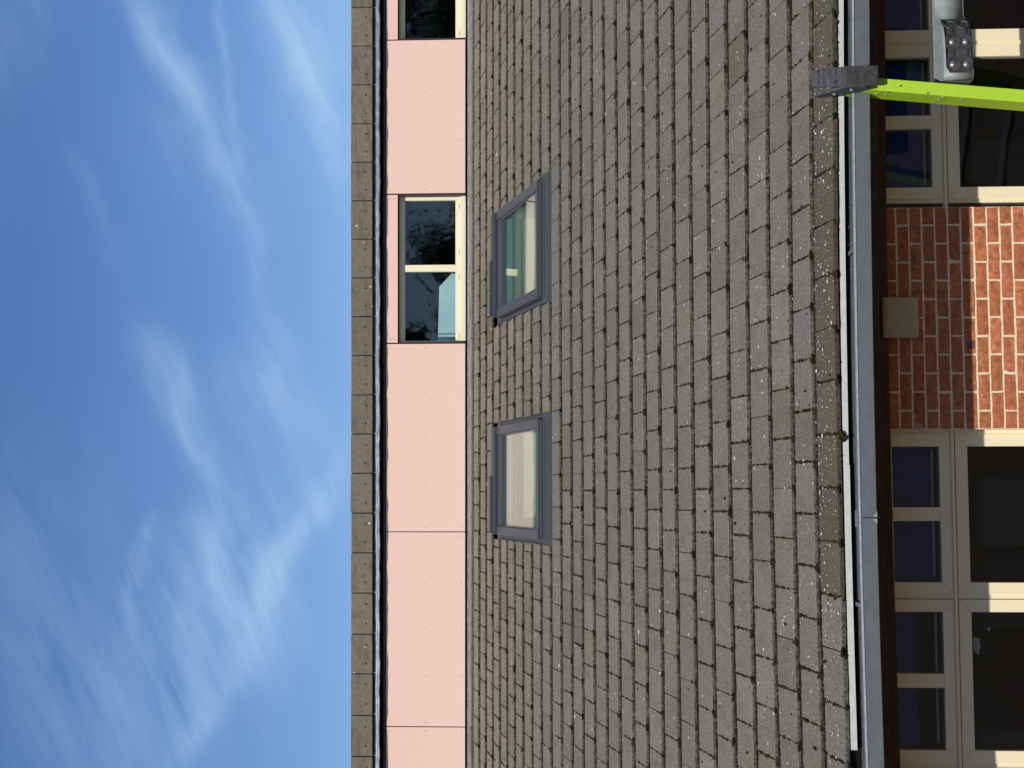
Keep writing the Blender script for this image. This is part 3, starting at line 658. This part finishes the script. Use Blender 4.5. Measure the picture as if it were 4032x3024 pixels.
# ------------------------------------------------------------------ lower windows
YF = .652; ZT = -.392
def sash(parent, xr, blind_frac):
    """one bay, xr = its right outer edge (joint with the next bay); .954 wide"""
    xl = xr-.954; pr = xr-.074; pl = xl+.072; mid = (pl+pr)/2
    fr = MB(); b = lambda x0, x1, z0, z1, y0=YF, y1=YF+.06: fr.box(x0, x1, y0, y1, z0, z1)
    b(xl, pl, -.758, ZT); b(pr, xr, -.758, ZT); b(pl, pr, -.418, ZT); b(pl, pr, -.758, -.697); b(mid-.041, mid+.041, -.697, -.418, YF+.001)
    o = obj('sash', fr, 'cream', parent, bevel=.002)
    fr2 = MB(); b2 = lambda x0, x1, z0, z1: fr2.box(x0, x1, YF, YF+.06, z0, z1)
    b2(xl, pl, -1.95, -.793); b2(pr, xr, -1.95, -.793); b2(pl, pr, -.864, -.793); b2(pl, pr, -1.95, -1.88)
    o2 = obj('sash', fr2, 'cream', parent, bevel=.002)
    boxo('pane', (pl, mid-.041, YF+.022, YF+.030, -.696, -.419), 'glass_low', parent); boxo('pane', (mid+.041, pr, YF+.022, YF+.030, -.696, -.419), 'glass_low', parent)
    boxo('pane', (pl, pr, YF+.022, YF+.030, -1.879, -.865), 'glass_low', parent)
    # mitre lines
    mt = MB()
    for (xa_, za, xb_, zb) in ((xr-.004, -.754, pr+.004, -.702), (xl+.004, -.754, pl-.004, -.702), (xr-.004, -.797, pr+.004, -.860), (xl+.004, -.797, pl-.004, -.860)):
        d = Vector((xb_-xa_, 0, zb-za)).normalized(); nn = Vector((-d.z, 0, d.x))*.0005
        p = [Vector((xa_, YF-.0006, za))-nn, Vector((xb_, YF-.0006, zb))-nn, Vector((xb_, YF-.0006, zb))+nn, Vector((xa_, YF-.0006, za))+nn]
        mt.add(p+[q+Vector((0, .0005, 0)) for q in p], [(0, 1, 2, 3), (0, 4, 5, 1), (2, 6, 7, 3), (1, 5, 6, 2), (3, 7, 4, 0)])
    obj('mitre_joint', mt, 'darkline', parent)
    for x in (mid-.30+.1, mid+.22): boxo('hinge_cover', (x, x+.030, YF-.0022, YF-.0005, -.742, -.728), 'cream', parent, .001)
    # blinds inside
    zb_ = -.42-.25*blind_frac
    bl = MB(); n = 28; xs = [pl+.004+(pr-pl-.008)*i/n for i in range(n+1)]
    bl.extrude([(YF+.10, zb_), (YF+.102, zb_), (YF+.102, -.40), (YF+.10, -.40)], xs, T=lambda v: (v[0], v[1]+.003*math.sin(v[0]*55), v[2]))
    obj('blind', bl, 'blind', parent)
    boxo('blind_bar', (pl+.03, pr-.01, YF+.092, YF+.098, -.683, -.669), 'bar', parent, .002)
M['darkline'] = mat('joint_line', (.16, .14, .11), rough=.7)
def low_window(bays, xs_right, fracs):
    x0, x1 = bays
    fr = MB()
    fr.box(x0, x1, YF+.012, YF+.075, -.790, -.760)     # recessed transom channel backing
    fr.box(x0, x1, YF-.004, YF+.012, -.786, -.767)     # bead
    fr.box(x0, x1, YF+.02, YF+.075, -.400, -.3915)
    o = obj('window', fr, 'cream', B)
    for i, (xr, f) in enumerate(zip(xs_right, fracs)):
        sash(o, xr, f)
        mb = MB(); mb.box(xr-.954-.024, xr-.954, YF+.008, YF+.07, -1.95, -.793); mb.box(xr-.954-.024, xr-.954, YF+.008, YF+.07, -.758, ZT); obj('mullion', mb, 'cream', o)
    return o
wl = low_window((-4.0, .046), (.022, -.956-.004+.0, -1.938, -2.916), (1, .56, .56, .56))
mb = MB(); mb.box(.0225, .0465, YF+.006, YF+.07, -1.95, -.793); mb.box(.0225, .0465, YF+.006, YF+.07, -.758, ZT); obj('mullion', mb, 'cream', wl)
wr = low_window((1.388, 5.3), (1.413+.99, 1.413+.99+.978, 1.413+.99+.978*2, 1.413+.99+.978*3), (1, 1, 1, 1))
mb = MB(); mb.box(1.386, 1.4245, YF+.022, YF+.07, -1.95, ZT); obj('shaded_jamb', mb, 'darktrim', wr)  # dark colour carries the brick pier's shadow on this side
# wall below sills, room inside
mb = MB(); mb.box(-6, .044, YB, YB+.12, -2.9, -1.96); mb.box(1.386, 9, YB, YB+.12, -2.9, -1.96); obj('apron_wall', mb, 'brick', B)
rm = MB(); rm.box(-6, 9, 5.0, 5.1, -2.9, -.25); rm.box(-6.1, -6, .75, 5.0, -2.9, -.25); rm.box(9, 9.1, .75, 5.0, -2.9, -.25); rm.box(-6, 9, .75, 5, -2.88, -2.84); rm.box(-6, 9, .76, 5, -.30, -.25); rm.box(.0, 1.43, YB+.125, YB+.3, -2.84, -.30)
obj('ground_floor_room', rm, 'room', B)

mb = MB(); y_ = YF+.12
for pts_ in ([(-1.19, -.90), (-1.27, -.905), (-1.30, -.93), (-1.25, -.945), (-1.20, -.94)], [(-1.28, -.875), (-1.36, -.872), (-1.33, -.885)], [(-1.14, -.985), (-1.16, -1.00), (-1.13, -1.005)]):
    n = len(pts_); mb.add([(x, y_, z) for x, z in pts_]+[(x, y_+.002, z) for x, z in pts_], [tuple(range(n)), tuple(reversed(range(n, 2*n)))]+[(i, (i+1) % n, n+(i+1) % n, n+i) for i in range(n)])
obj('paper_and_glint_shapes', mb, 'bar', wl, kind='stuff')  # paper scraps, plus a glint modelled as the smallest pale polygon
def chair_back(x, y, w_, z0, z1):
    mb = MB(); mb.box(x-w_, x+w_, y, y+.04, z0, z1); o = obj('chair_back', mb, 'seatgrey', wl, bevel=.06); return o
M['seatgrey'] = mat('grey_seat_shell', (.045, .05, .045), rough=.6)
chair_back(-2.1, 1.6, .24, -1.75, -1.12); chair_back(-1.0, 1.9, .24, -1.9, -1.28); chair_back(-.45, 1.3, .22, -1.75, -1.10); chair_back(1.9, 2.0, .24, -1.9, -1.3)

# ------------------------------------------------------------------ ladder
P1 = Vector((1.8899, -.200, -.1329)); P2 = Vector((1.7521, -.385, -.9358))
upv = (P1-P2).normalized(); th = math.radians(1)
r0 = Vector((math.cos(th), math.sin(th), 0)); rv = (r0-upv*r0.dot(upv)).normalized(); bk = upv.cross(rv).normalized()
if bk.y < 0: bk = -bk
LAD = link('ladder', None, None, label='lime green fibreglass ladder with black rubber boot leaning on the eaves', category='ladder')
LP = lambda a, b, c, O=P1: O+rv*a+bk*b+upv*c          # right, back, up along the stile
def prism(mb, poly, c0, c1, mi=0, O=P1):
    n = len(poly); vs = [LP(a, b, c, O) for c in (c0, c1) for (a, b) in poly]
    mb.add(vs, [(i, (i+1) % n, n+(i+1) % n, n+i) for i in range(n)]+[tuple(reversed(range(n))), tuple(range(n, 2*n))], mi)
CH = [(0.003, 0), (.068, 0), (.068, .007), (.007, .007), (.007, .153), (.05, .153), (.05, .160), (.0, .170), (0, .003)]
low = -(P1.z+2.88)/upv.z
mb = MB(); prism(mb, CH, low, .115); st = obj('stile', mb, 'lime', LAD, bevel=.0015)
O2 = P1+rv*.84; CH2 = [(-a, b) for a, b in CH]; CH2.reverse()
mb = MB(); prism(mb, CH2, low, .115, O=O2); obj('stile', mb, 'lime', LAD, bevel=.0015)
c = -1.02
while c > low+.1:
    mb = MB(); vs = [LP(a, b, cc) for a in (.007, .833) for (b, cc) in ((.03, c-.014), (.11, c-.014), (.11, c+.014), (.03, c+.014))]
    mb.add(vs, [(0, 4, 5, 1), (1, 5, 6, 2), (2, 6, 7, 3), (3, 7, 4, 0), (0, 1, 2, 3), (7, 6, 5, 4)]); obj('rung', mb, 'galv', LAD, bevel=.002); c -= .30
# boot: world-aligned front block with ribs, bent-back head, side cheek
def boot(dx):
    mb = MB()
    yf = -.288; x0, x1 = 1.884+dx, 1.996+dx; zt, zb = -.006, -.188
    mb.box(x0+.004, x1, yf, yf+.022, zb, zt)
    nrib = 11
    for i in range(nrib):
        xa_ = x0+.006+(x1-x0-.010)*i/nrib; w_ = (x1-x0-.010)/nrib
        mb.add([(xa_+.0015, yf-.0035, zb+.001), (xa_+w_-.0025, yf-.0035, zb+.001), (xa_+w_-.0025, yf-.0035, zt-.006), (xa_+.0015, yf-.0035, zt-.006),
                (xa_, yf+.002, zb), (xa_+w_-.0005, yf+.002, zb), (xa_+w_-.0005, yf+.002, zt-.003), (xa_, yf+.002, zt-.003)], [(0, 1, 2, 3), (0, 4, 5, 1), (1, 5, 6, 2), (2, 6, 7, 3), (3, 7, 4, 0)], 0)
    o = obj('boot', mb, 'rubber', LAD, bevel=.0025)
    hd = MB()     # head plate bent back over the eaves, with square tread blocks
    e0 = Vector((x0+.002, yf+.002, zt+.002)); ex = Vector((1, 0, 0)); eu = Vector((.03, .172, .146)).normalized(); en = ex.cross(eu).normalized()
    if en.y > 0: en = -en
    P = lambda a, u, h: e0+ex*(a+.03*u)+eu*u+en*h
    Lh = .232
    def pl(a0, a1, u0, u1, h0, h1, taper=0):
        vs = [P(a+(taper if (a == a0 and u == u1) else (-taper if (a == a1 and u == u1) else 0)), u, h) for a in (a0, a1) for u in (u0, u1) for h in (h0, h1)]
        hd.add(vs, [(0, 1, 3, 2), (4, 6, 7, 5), (0, 4, 5, 1), (2, 3, 7, 6), (0, 2, 6, 4), (1, 5, 7, 3)])
    pl(0, .108, 0, Lh, -.020, 0, .006)
    nu = 5
    for i in range(nu):
        u0 = .010+i*.043; u1 = u0+.033
        for (a0, a1) in ((.006, .050), (.058, .101)): pl(a0+.002, a1-.002, u0, u1, 0, .0055)
    obj('boot_head', hd, 'rubber', LAD, bevel=.003)
    ck = MB()    # dark cheek joining head and front, with bolts
    xc = x0-.003
    poly = [(yf+.004, -.012), (yf+.19, .128), (yf+.20, .085), (yf+.10, -.085), (yf+.03, -.155), (yf+.004, -.12)]
    n = len(poly); vs = [(x, y, z) for x in (xc-.004, xc+.010) for (y, z) in poly]
    ck.add(vs, [(i, (i+1) % n, n+(i+1) % n, n+i) for i in range(n)]+[tuple(range(n)), tuple(reversed(range(n, 2*n)))])
    obj('boot_cheek', ck, 'rubber', LAD, bevel=.002)
    for (y, z) in ((yf+.045, -.05), (yf+.125, .028)):
        bt = MB(); bt.cyl((xc-.008, y, z), (xc-.004, y, z), .011, n=12); bt.dome((xc-.008, y, z), .0085, .006, (-1, 0, 0), n=12); obj('boot_bolt', bt, 'rivet', LAD)
boot(0); boot(.84)
# galvanised top bracket with rubber grip pad
ZTp, ZBt = -.562, -.718
path = [(2.75, -.045), (2.42, -.042), (2.355, -.046), (2.325, -.062), (2.300, -.090), (2.278, -.128), (2.252, -.160), (2.215, -.188), (2.16, -.205), (2.08, -.212), (1.99, -.214), (1.955, -.212), (1.940, -.200), (1.935, -.18)]
def pathpt(s, off=0):
    # arc length from the LEFT end going right
    pts = [Vector((a, b, 0)) for a, b in reversed(path)]; acc = 0
    for i in range(len(pts)-1):
        d = (pts[i+1]-pts[i]).length
        if s <= acc+d or i == len(pts)-2:
            t = (s-acc)/d; p = pts[i].lerp(pts[i+1], t)
            # smooth normal
            def nrm(k):
                k = max(0, min(len(pts)-2, k)); e = (pts[k+1]-pts[k]).normalized(); return Vector((e.y, -e.x, 0))
            n = (nrm(i-1 if t < .5 else i+1)*abs(t-.5)+nrm(i)*(1-abs(t-.5))).normalized(); 
            return p+n*off, n
        acc += d
mb = MB(); N_ = len(path)
top = [Vector((a, b, ZTp-.002*0)) for a, b in path]; bot = [Vector((a, b, ZBt)) for a, b in path]
vs = top+bot; mb.add(vs, [(i, i+1, N_+i+1, N_+i) for i in range(N_-1)], 0, True)
yb_ = -.022
mb.add([(a, b, ZTp) for a, b in path]+[(a, yb_, ZTp) for a, b in path], [(i, i+1, N_+i+1, N_+i) for i in range(N_-1)], 0)
mb.add([(a, b, ZBt) for a, b in path]+[(a, yb_, ZBt) for a, b in path], [(i, N_+i, N_+i+1, i+1) for i in range(N_-1)], 0)
mb.add([(a, yb_, z) for a in (1.92, 2.75) for z in (ZTp, ZBt)], [(0, 1, 3, 2)], 0)
mb.add([(1.935, -.18, ZTp), (1.935, yb_, ZTp), (1.935, yb_, ZBt), (1.935, -.18, ZBt)], [(0, 1, 2, 3)], 0)
mb.add([(a, yb_-.0, ZTp+dz) for a in (1.925, 2.75) for dz in (0, .003)]+[(a, yb_+.004, ZTp+dz) for a in (1.925, 2.75) for dz in (0, .003)], [(0, 1, 3, 2), (1, 5, 7, 3)], 0)
brk = obj('grip_bracket', mb, 'galv', LAD, solid=.003)
# grip pad: sheet along the path plus honeycomb ridges
pad = MB(); sS, sE = .055, .415; zp0, zp1 = ZBt+.004, ZTp-.010; zc = (zp0+zp1)/2; RI = .0385
ns = 30
vs = []
for i in range(ns+1):
    s = sS+(sE-sS)*i/ns; cut = .02*max(0, 1-i/3)+.02*max(0, (i-ns+2)/2)
    for (z, off) in ((zp0+cut, .002), (zp0+cut, .010), (zp1-cut, .010), (zp1-cut, .002)):
        q, n = pathpt(s, off); vs.append((q.x, q.y, z))
pad.add(vs, [(i*4+a, (i+1)*4+a, (i+1)*4+(a+1) % 4, i*4+(a+1) % 4) for i in range(ns) for a in range(4)]+[(0, 1, 2, 3), (ns*4+3, ns*4+2, ns*4+1, ns*4)], 0)
hexc = []
for r_ in range(6):
    s = .098+r_*.0632
    for z in ((zc-.0365, zc+.0365) if r_ % 2 == 0 else (zc-.073, zc, zc+.073)): hexc.append((s, z, r_))
hexc.append((.098-.0632, zc, -1))
for (s, z, r_) in hexc:
    for rad0, rad1, h in ((.0415, .0335, .018),):
        ring = []
        for a in range(6):
            an = math.radians(60*a)
            for (rd, hh) in ((rad0, .009), (rad0, h), (rad1, h), (rad1-.001, .009)):
                ss = s+rd*math.cos(an); zz = z+rd*math.sin(an)
                ss = max(sS+.004, min(sE-.004, ss)); zz = max(zp0+.002, min(zp1-.002, zz))
                q, n = pathpt(ss, hh); ring.append((q.x, q.y, zz))
        pad.add(ring, [(a*4+b_, ((a+1) % 6)*4+b_, ((a+1) % 6)*4+b_+1, a*4+b_+1) for a in range(6) for b_ in range(3)], 0)
obj('grip_pad', pad, 'rubber', brk)
for (s, z, r_) in hexc:
    if r_ in (0, 2) :
        q, n = pathpt(s, .010); rr = MB(); c = Vector((q.x, q.y, z)); rr.cyl(c, c+n*.004, .0165, n=16); rr.dome(c+n*.004, .0135, .010, n, n=14, rings=4); obj('rivet', rr, 'rivet', brk)
# rivets on the stile web
for (b_, c_) in ((.030, -.415), (.032, -.515), (.095, -.395), (.07, -.060), (.07, -.11)):
    c = LP(-.0005, b_, c_); rr = MB(); rr.cyl(c, c-rv*.002, .009, n=12); rr.dome(c-rv*.002, .008, .005, -rv, n=12); obj('stile_rivet', rr, 'rivet', LAD)

# ------------------------------------------------------------------ trees across the car park, behind the viewer (reflections; left pair and belt added to cut sky light)
def tree(x, y, h, r, label, seed, conical=False):
    rr = np.random.RandomState(seed); T = link('tree', None, None, label=label, category='tree', group='trees across the car park'); T.location = (x, y, -2.85)
    tk = MB(); tk.cyl((0, 0, 0), (.1, .05, h*.55), .28, .12, 10)
    for i in range(7):
        a = rr.uniform(0, 6.28); z = h*rr.uniform(.3, .6); tk.cyl((0, 0, z-.3), (math.cos(a)*r*.6, math.sin(a)*r*.6, z+h*.18), .09, .03, 6)
    obj('trunk', tk, 'bark', T)
    N = 5200; cs = []
    for i in range(26):
        t = rr.uniform(.0, 1); rad = r*((1-t)*.9 if conical else math.sin(math.pi*(.15+.8*t)))*rr.uniform(.3, .95); a = rr.uniform(0, 6.28)
        cs.append((math.cos(a)*rad, math.sin(a)*rad, h*(.28+.68*t), r*rr.uniform(.22, .42)))
    cs = np.array(cs); id_ = rr.randint(0, len(cs), N); d = rr.normal(0, 1, (N, 3)); d /= np.linalg.norm(d, axis=1)[:, None]
    p = cs[id_, :3]+d*cs[id_, 3:4]*rr.uniform(.4, 1.1, (N, 1)); s = rr.uniform(.10, .22, N)
    u = rr.normal(0, 1, (N, 3)); u /= np.linalg.norm(u, axis=1)[:, None]; v = np.cross(u, rr.normal(0, 1, (N, 3))); v /= np.linalg.norm(v, axis=1)[:, None]
    q = np.stack([p-u*s[:, None], p+v*s[:, None]*.6, p+u*s[:, None], p-v*s[:, None]*.6], 1).reshape(-1, 3)
    me = bpy.data.meshes.new('crown'); me.from_pydata(q.tolist(), [], np.arange(4*N).reshape(-1, 4).tolist()); me.materials.append(M['leaf']); me.update(); link('crown', me, T); return T
tree(5.6, -33, 16.5, 2.2, 'tall conical dark tree across the car park', 1, True)
tree(10.5, -36, 11.8, 3.4, 'broad leafy tree beside the tall conical tree', 2)
tree(19.5, -34, 17.5, 4.6, 'tallest broad tree across the car park', 3)
tree(27.0, -38, 16.0, 4.5, 'rightmost leafy tree across the car park', 4)
tree(-9.0, -27, 15.0, 5.5, 'added wide dark tree on the left, screening sky light', 5)  # unseen tree added to block part of the sky light
tree(-20.0, -24, 17.0, 6.5, 'added very wide tree on the far left, screening sky light', 6)  # likewise added out of view to hold back sky light
tree(-1.0, -36, 13.0, 4.5, 'round tree straight across the car park', 7)

proto = [tree(-40+9*i, -23, 8.9, 3.7, 'added leafy tree in the unseen belt screening sky light', 20+i) for i in range(3)]  # unseen belt added to cut sky light on the shaded windows
for q in proto: q['group'] = 'added tree belt screening sky light'
k = 0
for i in range(20):
    src = proto[i % 3]; t = src.copy(); COL.objects.link(t); t.location = (-44+4.6*i+rnd(-.8, .8), -23+rnd(-2, 1), -2.85); t.rotation_euler = (0, 0, rnd(0, 6.2))
    sc = rnd(.9, 1.08); t.scale = (1.15, 1.15, sc)
    for ch in src.children: c = ch.copy(); COL.objects.link(c); c.parent = t
